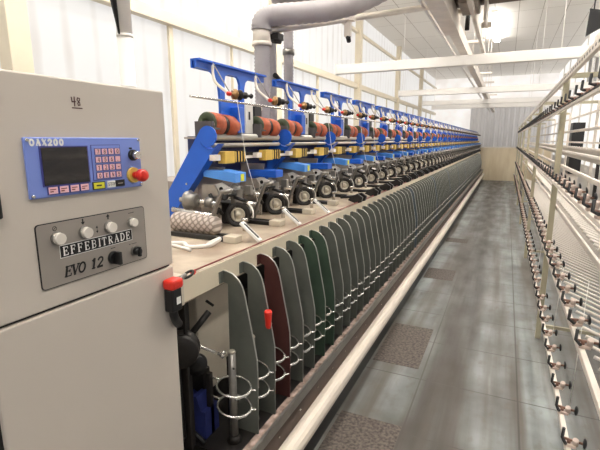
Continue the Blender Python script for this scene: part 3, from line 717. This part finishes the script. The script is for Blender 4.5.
pk = MB().lathe([(0, .02), (0, .050), (.02, .054), (.25, .046), (.265, .04), (.265, .02)], (-1.53, 1.72, 1.231), (1, 0, 0), 28)
tag(pk.build('yarn_package', M['package'], None, (-1.40, 1.72, 1.231)), 'pale cross-wound yarn package lying behind the first winding head beside the cabinet', 'yarn package')
tr2 = thing('thread_waste', (-1.3, 1.5, 1.176), 'tangled white waste thread lying on the bed beside the cabinet', 'thread')
MB().tube(smooth([(-1.38, 1.47, 1.182), (-1.30, 1.50, 1.186), (-1.24, 1.47, 1.182), (-1.17, 1.52, 1.186), (-1.14, 1.56, 1.21), (-1.20, 1.55, 1.182)]), .010, 6).tube(smooth([(-1.42, 1.42, 1.182), (-1.33, 1.46, 1.182), (-1.2, 1.43, 1.182)]), .007, 6).build('tangle', M['yarn'], tr2, tr2.location)

# ------------------------------------------------------------------ creel-side beams on the machine
mb_ = thing('roller_beam', (-1.52, 10, 1.62), 'dark blue and grey beam under the orange rollers along the machine', 'beam')
MB().use(M['navy']).box(-1.66, -1.58, 2.0, YE, 1.45, 1.67).build('navy_beam', None, mb_, mb_.location)
MB().use(M['castgrey']).box(-1.60, -1.535, 1.90, YE, 1.655, 1.665).build('tray', None, mb_, mb_.location)
gbar = MB().use(M['dark']).box(-1.45, -1.435, 1.95, YE, 1.53, 1.575).use(M['creel']).box(-1.435, -1.425, 1.90, YE, 1.540, 1.556)
tag(gbar.build('guide_bar', None, None, (-1.435, 10, 1.55)), 'long dark and cream bar carrying the yellow yarn guides along the machine', 'bar')
for z, lab in ((1.667, 'upper polished steel shaft running along the machine under the orange rollers'), (1.620, 'lower polished steel shaft running along the machine above the yellow guides')):
    tag(MB().cyl((-1.482, 1.96, z), (-1.482, YE, z), .021 if z > 1.65 else .013, None, 16).build('long_shaft', M['shaft'], None, (-1.44, 10, z)), lab, 'shaft')
tag(MB().cyl((-1.40, 1.72, 1.857), (-1.40, YE, 1.857), .006, None, 8).build('guide_rod', M['chrome'], None, (-1.40, 10, 1.857)), 'thin pale rod running along the machine through the blue yarn brackets', 'rod')

# blue slanted arms
NB = 28
ab = Vector((-1.7, 0, 1.175))
def make_arm(long):
    # rounded arm in the x-z plane
    c = Vector((-1.425, 1.668)); d = Vector((-1.80, 1.13)); u = (d-c).normalized(); n = Vector((-u.y, u.x)); w = .066
    a0 = math.atan2(n.y, n.x)
    poly = [(c.x+w*math.cos(a0-PI*k/12), c.y+w*math.sin(a0-PI*k/12)) for k in range(13)]
    poly += [(d.x-n.x*w*1.1, d.y-n.y*w*1.1), (d.x+n.x*w*1.1, d.y+n.y*w*1.1)]
    poly = [(x, max(z, 1.176)) for x, z in poly]
    r = thing('slanted_arm', ab, 'x', 'arm', 'slanted blue arms along the machine')
    MB().use(M['blue']).prism(poly, 'y', -.03, .03).build('arm', None, r, ab)
    MB().use(M['chrome']).cyl((-1.59, -.034, 1.41), (-1.59, -.028, 1.41), .006, None, 8).build('bolt', None, r, ab)
    MB().use(M['blue']).cyl((-1.425, -.045, 1.668), (-1.425, -.03, 1.668), .055, .052, 20).build('end_cap', None, r, ab)
    return r
arm0 = make_arm(True)
for i in range(NB-1):
    o = arm0 if i == 0 else copy_tree(arm0)
    o.location = (ab.x, 1.92+.88*i, ab.z)
    o['label'] = 'slanted blue arm with rounded end, %s along the machine from the cabinet' % nth(i+1)

# blue T brackets with tension arms
bb_ = Vector((-1.5, 0, 1.70))
def make_bracket():
    r = thing('yarn_bracket', bb_, 'x', 'bracket', 'blue yarn brackets above the machine')
    B = lambda mb, name, m=None, par=None: mb.build(name, m, par or r, bb_)
    out = [(0.0, 2.018), (.10, 2.014), (.15, 1.985), (.19, 1.945), (.20, 1.90), (.205, 1.70), (.46, 1.70), (.46, 1.93)]
    out += [(.475, 1.975), (.50, 2.005), (.54, 2.02), (.70, 2.02), (.70, 2.062), (0, 2.066)]
    # plate with arched opening, built as left leg, right leg, head
    m_ = MB().use(M['blue'])
    m_.prism([(.0, 2.022), (.12, 2.020), (.165, 1.995), (.195, 1.955), (.205, 1.88), (.25, 1.88), (.25, 1.98), (.26, 2.008), (.285, 2.022), (.285, 2.066), (0, 2.066)], 'x', -1.508, -1.492)
    m_.prism([(.285, 2.022), (.375, 2.022), (.375, 2.064), (.285, 2.066)], 'x', -1.508, -1.492)
    m_.prism([(.375, 2.022), (.395, 2.008), (.41, 1.98), (.41, 1.88), (.455, 1.88), (.457, 1.955), (.472, 1.995), (.505, 2.018), (.70, 2.022), (.70, 2.062), (.375, 2.064)], 'x', -1.508, -1.492)
    m_.prism([(.205, 1.70), (.44, 1.70), (.455, 1.88), (.205, 1.88)], 'x', -1.508, -1.492)
    m_.box(-1.53, -1.47, -.0, .70, 2.056, 2.066).box(-1.53, -1.52, -.0, .70, 2.02, 2.06)
    m_.box(-1.54, -1.44, .30, .375, 1.69, 1.84, .006)
    B(m_, 'arch_plate')
    for j, y in enumerate((.10, .545)):
        a = MB().use(M['creel']).tube(smooth([(-1.475, y+.02, 2.045), (-1.465, y+.005, 2.0), (-1.43, y-.02, 1.95), (-1.375, y-.015, 1.905), (-1.36, y-.015, 1.893)]), .008, 8)
        a.use(M['steel']).tube([(-1.47, y+.01, 2.06), (-1.355, y-.005, 1.90)], .003, 5)
        ta = B(a, 'tension_arm')
        MB().use(M['red']).lathe([(-.012, .003), (-.008, .011), (.004, .013), (.014, .010)], (-1.352, y-.018, 1.890), (.3, .95, 0), 12).build('red_tip', None, ta, bb_)
        MB().use(M['gold']).lathe([(0, .008), (.012, .010), (.018, .026), (.030, .029), (.034, .012), (.05, .012)], (-1.350, y+.0, 1.890), (.3, .95, 0), 16).use(M['dark']).lathe([(0, .012), (.004, .026), (.014, .028), (.018, .012), (.038, .012), (.042, .018), (.055, .018), (.06, .008), (.09, .008), (.092, .014), (.10, .010)], (-1.334, y+.045, 1.888), (.3, .95, 0), 16).build('tension_disc', None, ta, bb_)
    return r
def make_box():
    o = Vector((-1.55, 0, 1.69))
    r = thing('switch_box', o, 'x', 'box', 'switch boxes between the orange rollers')
    MB().use(M['white']).box(-1.58, -1.50, .0, .09, 1.69, 1.865, .004).box(-1.501, -1.497, .02, .05, 1.76, 1.84).build('white_housing', None, r, o)
    MB().use(M['black']).box(-1.58, -1.50, .105, .20, 1.79, 1.865, .004).box(-1.498, -1.494, .028, .044, 1.775, 1.825).box(-1.58, -1.54, -.02, .25, 1.69, 1.71).build('contactor', None, r, o)
    MB().use(M['creel']).box(-1.58, -1.53, .1, .26, 1.845, 1.875, .004).build('cover', None, r, o)
    return r
def make_roller():
    o = Vector((-1.50, 0, 1.70))
    r = thing('feed_roller', o, 'x', 'roller', 'orange cork feed rollers along the machine')
    d = (0, 1, -.05); c = (-1.495, 0, 1.740)
    MB().use(M['dgreen']).lathe([(0, .008), (0, .022), (-.004, .024), (-.004, .056), (.004, .062), (.012, .062)], c, d, 24).use(M['black']).lathe([(-.006, .004), (-.006, .014), (.0, .016), (.004, .012)], c, d, 14).build('end_face', None, r, o)
    MB().use(M['orange']).lathe([(.010, .056), (.012, .0625), (.060, .064), (.105, .0625), (.107, .05)], c, d, 26).build('cork_sleeve', None, r, o)
    MB().use(M['black']).lathe([(.105, .052), (.107, .057), (.145, .057), (.147, .052)], c, d, 24).build('spacer', None, r, o)
    MB().use(M['orange']).lathe([(.145, .05), (.147, .0615), (.20, .0625), (.245, .060), (.250, .04)], c, d, 26).build('cork_sleeve', None, r, o)
    MB().use(M['holder']).box(-1.56, -1.44, -.02, -.008, 1.665, 1.750).box(-1.445, -1.437, -.012, .045, 1.705, 1.742).build('holder', None, r, o)
    return r
br0, bx0, ro0 = make_bracket(), make_box(), make_roller()
k = 0
for i in range(NB-1):
    o = br0 if i == 0 else copy_tree(br0)
    o.location = (bb_.x, 1.895+.88*i, bb_.z)
    o['label'] = 'blue arched yarn bracket with two tension arms, %s along the machine from the cabinet' % nth(i+1)
    o = bx0 if i == 0 else copy_tree(bx0)
    o.location = (-1.55, 2.375+.88*i, 1.69)
    o['label'] = 'white and black switch box beside a blue bracket, %s from the cabinet' % nth(i+1)
    for dy in (1.965, 2.475):
        o = ro0 if k == 0 else copy_tree(ro0); k += 1
        o.location = (-1.50, dy+.88*i, 1.70)
        o['label'] = 'orange feed roller of two cork sleeves, %s along the machine from the cabinet' % nth(k)
# yellow guides
yo = Vector((-1.425, 0, 1.535))
def make_guide():
    r = thing('yarn_guide', yo, 'x', 'yarn guide', 'yellow yarn guides along the machine')
    m_ = MB().use(M['yellow']).box(-1.425, -1.375, 0, .095, 1.522, 1.588, .003)
    for q in range(4): m_.box(-1.425, -1.38, .102+.03*q, .120+.03*q, 1.526, 1.586, .002)
    m_.build('yellow_block', None, r, yo)
    s_ = MB().use(M['black'])
    for q in range(4): s_.box(-1.425, -1.378, .094+.03*q, .103+.03*q, 1.524, 1.590)
    s_.build('fin', None, r, yo)
    MB().use(M['creel']).box(-1.425, -1.39, -.075, -.02, 1.54, 1.572, .003).build('clip', None, r, yo)
    return r
g0 = make_guide()
for i in range(NH):
    o = g0 if i == 0 else copy_tree(g0)
    o.location = (yo.x, 1.96+HP*i, yo.z)
    o['label'] = 'yellow yarn guide block with black fins, %s along the machine from the cabinet' % nth(i+1)

# running yarns from the tension discs to the winding heads
for i in range(14):
    y = 2.02+.88*i+(.44 if i % 3 else 0)
    m_ = MB().use(M['yarn']).tube([(-1.345, y-.02, 1.915), (-1.345, y+.02, 1.885), (-1.30, y+.03, 1.55), (-1.235, y+.04, 1.31)], .002, 5)
    tag(m_.build('yarn_strand', None, None, (-1.30, y, 1.31)), 'white yarn strand hanging down in front of the orange rollers, %s from the cabinet' % nth(i+1), 'yarn', 'running yarns')

# ------------------------------------------------------------------ creel rack on the right
CX, CP = .372, 2.78
cr = thing('creel_rack', (.7, 9, 0), 'long cream creel rack of posts, rails and pegs on the right of the aisle', 'rack')
def onr(mb, name, m=None): return mb.build(name, m, cr, cr.location)
for kx in range(6):
    y = 3.94+CP*kx
    onr(MB().use(M['post']).box(CX-.02, CX+.02, y-.02, y+.02, 0, 2.14, .003), 'post')
    onr(MB().use(M['creel']).box(1.0, 1.03, y-.02, y+.02, 0, 2.14, .003), 'rear_post')
    onr(MB().use(M['post']).box(CX, 1.0, y-.015, y+.015, 2.105, 2.14), 'top_member')
    onr(MB().use(M['post']).box(CX, 1.0, y-.012, y+.012, .10, .125), 'foot_member')
Ya, Yb = .8, 18.6
pr = MB().use(M['creel']).box(CX-.03, CX-.008, Ya, Yb, 2.07, 2.115)
pr.use(M['dark'])
for k in range(60): pr.box(CX-.0305, CX-.0295, 1.6+.085*k, 1.63+.085*k, 2.086, 2.10)
onr(pr, 'perforated_rail')
for z, hgt, x in ((1.845, .025, CX-.03), (1.325, .028, CX-.03), (.80, .03, CX-.03), (.345, .032, CX-.03)):
    onr(MB().use(M['creel']).box(x-.013, x+.009, Ya, Yb, z+.006, z+hgt, .003), 'tensioner_rail')
for z in (1.70, 1.555, 1.445, 1.24, 1.10, .62):
    onr(MB().use(M['creel']).box(CX+.028, CX+.042, Ya, Yb, z, z+(.03 if z == 1.10 else .016), .003), 'long_rail')
for z in (1.60, 1.12, .62, 2.0):
    onr(MB().use(M['creel']).box(.99, 1.01, Ya, Yb, z, z+.025), 'long_rail')
onr(MB().use(M['dark']).box(CX-.045, CX-.035, 2.0, 9, 1.872, 1.878), 'cord')
pego = MB().use(M['peg'])
far = MB().use(M['peg'])
n = 0
for ti, z in enumerate((1.62, 1.16, .72)):
    for k in range(95):
        y = 1.7+.115*k
        a, b_ = (CX+.06, y, z-.02), (1.0, y+.015, z-.03-.22)
        if k < 33:
            onr(MB().use(M['peg']).cyl(a, b_, .008, .011, 8), 'peg')
        else: far.cyl(a, b_, .008, .011, 5)
fo = onr(far, 'peg'); fo['kind'] = 'stuff'
# tensioners
to = Vector((0, 0, 0))
def make_tens():
    r = thing('yarn_tensioner', to, 'x', 'tensioner', 'yarn tensioners on the creel rack')
    MB().use(M['tan']).box(-.014, .03, -.016, .016, 0, .014, .003).use(M['rust']).cyl((.0, 0, .014), (.0, 0, .03), .008, None, 8).build('base', None, r, to)
    MB().use(M['rust']).cyl((-.02, 0, .03), (.055, .0, .03), .006, None, 8).use(M['tan']).cyl((.025, .0, .012), (.025, -.012, .045), .012, None, 8).build('body', None, r, to)
    MB().use(M['black']).tube([(-.024, 0, .078), (-.026, 0, .03), (-.010, -.03, .022)], .0075, 6).build('hook', None, r, to)
    MB().use(M['black']).lathe([(0, .005), (0, .022), (.006, .024), (.010, .014), (.012, .004)], (.055, 0, .034), (1, -.12, .1), 14).build('disc', None, r, to)
    return r
t0 = make_tens(); first = True
tiers = ((.377, 'lowest'), (.83, 'second lowest'), (1.353, 'third'), (1.87, 'top'))
for z, nm in tiers:
    for k in range(66):
        o = t0 if first else copy_tree(t0); first = False
        o.location = (CX-.03, 1.95+.235*k+random.uniform(-.02, .02), z)
        o.rotation_euler.z = random.uniform(-.25, .25)
        o['label'] = 'small yarn tensioner on the %s creel rail, %s from the near end' % (nm, nth(k+1))
        o.scale = (.95, .95, .95)
# yarns hanging at the creel
for i, (y, z0, z1) in enumerate(((2.2, .42, 1.0), (3.05, .42, .85), (3.6, .9, 1.36), (4.6, .42, .86))):
    m_ = MB().use(M['yarn']).tube([(CX+.0, y, z0), (CX+.03, y+.12, z1)], .0015, 4)
    tag(m_.build('yarn_strand', None, None, (CX, y, z0)), 'thin white yarn rising from a creel tensioner, %s from the near end' % nth(i+1), 'yarn', 'creel yarns')

# things standing beyond the creel
bx = thing('electrical_box', (1.42, 11, 0), 'black electrical cabinet with yellow sign behind the creel rack', 'cabinet')
MB().use(M['black']).box(1.20, 1.42, 10.6, 11.0, .95, 2.0, .01).build('case', None, bx, bx.location)
MB().use(M['creel']).box(1.22, 1.40, 10.65, 10.95, 0, .95, .005).build('pedestal', None, bx, bx.location)
MB().use(M['yellow']).box(1.29, 1.38, 10.59, 10.60, 1.36, 1.50).build('sign', None, bx, bx.location)
for i, (x, y, zz) in enumerate(((1.75, 10.8, 2.1), (2.0, 10.8, 2.1))):
    tag(MB().use(M['dark']).box(x-.03, x+.03, y-.03, y+.03, 0, zz).build('dark_post', None, None, (x, y, 0)), ('dark upright post right of the black electrical cabinet', 'dark upright post at the far right edge behind the creel')[i], 'post')
cb = MB().use(M['orange']).box(1.78, 2.0, 9.0, 9.3, 0, 1.3, .01)
tag(cb.build('cardboard_drum', None, None, (1.89, 9.15, 0)), 'brown stack at the far right edge behind the creel pegs', 'drum')

# ------------------------------------------------------------------ camera, light, view
cam = bpy.data.cameras.new('camera'); co = bpy.data.objects.new('camera', cam); C.objects.link(co)
cam.sensor_fit = 'HORIZONTAL'; cam.sensor_width = 36; cam.lens = 36*430/600
cam.clip_start = .02
co.location = (0, 0, 1.65)
co.rotation_euler = (PI/2-math.radians(11.2), 0, math.radians(25.3))
sc.camera = co
w = bpy.data.worlds.new('daylight'); sc.world = w; w.use_nodes = True  # world serves as even fill through the open rear side
w.node_tree.nodes['Background'].inputs[0].default_value = (1, .97, .93, 1)
w.node_tree.nodes['Background'].inputs[1].default_value = .3
sc.view_settings.view_transform = 'Standard'; sc.view_settings.look = 'None'
sc.view_settings.gamma = 1; sc.view_settings.use_curve_mapping = False
sc.view_settings.exposure = 0.17
sc.cycles.max_bounces = 6
sc.cycles.use_denoising = True
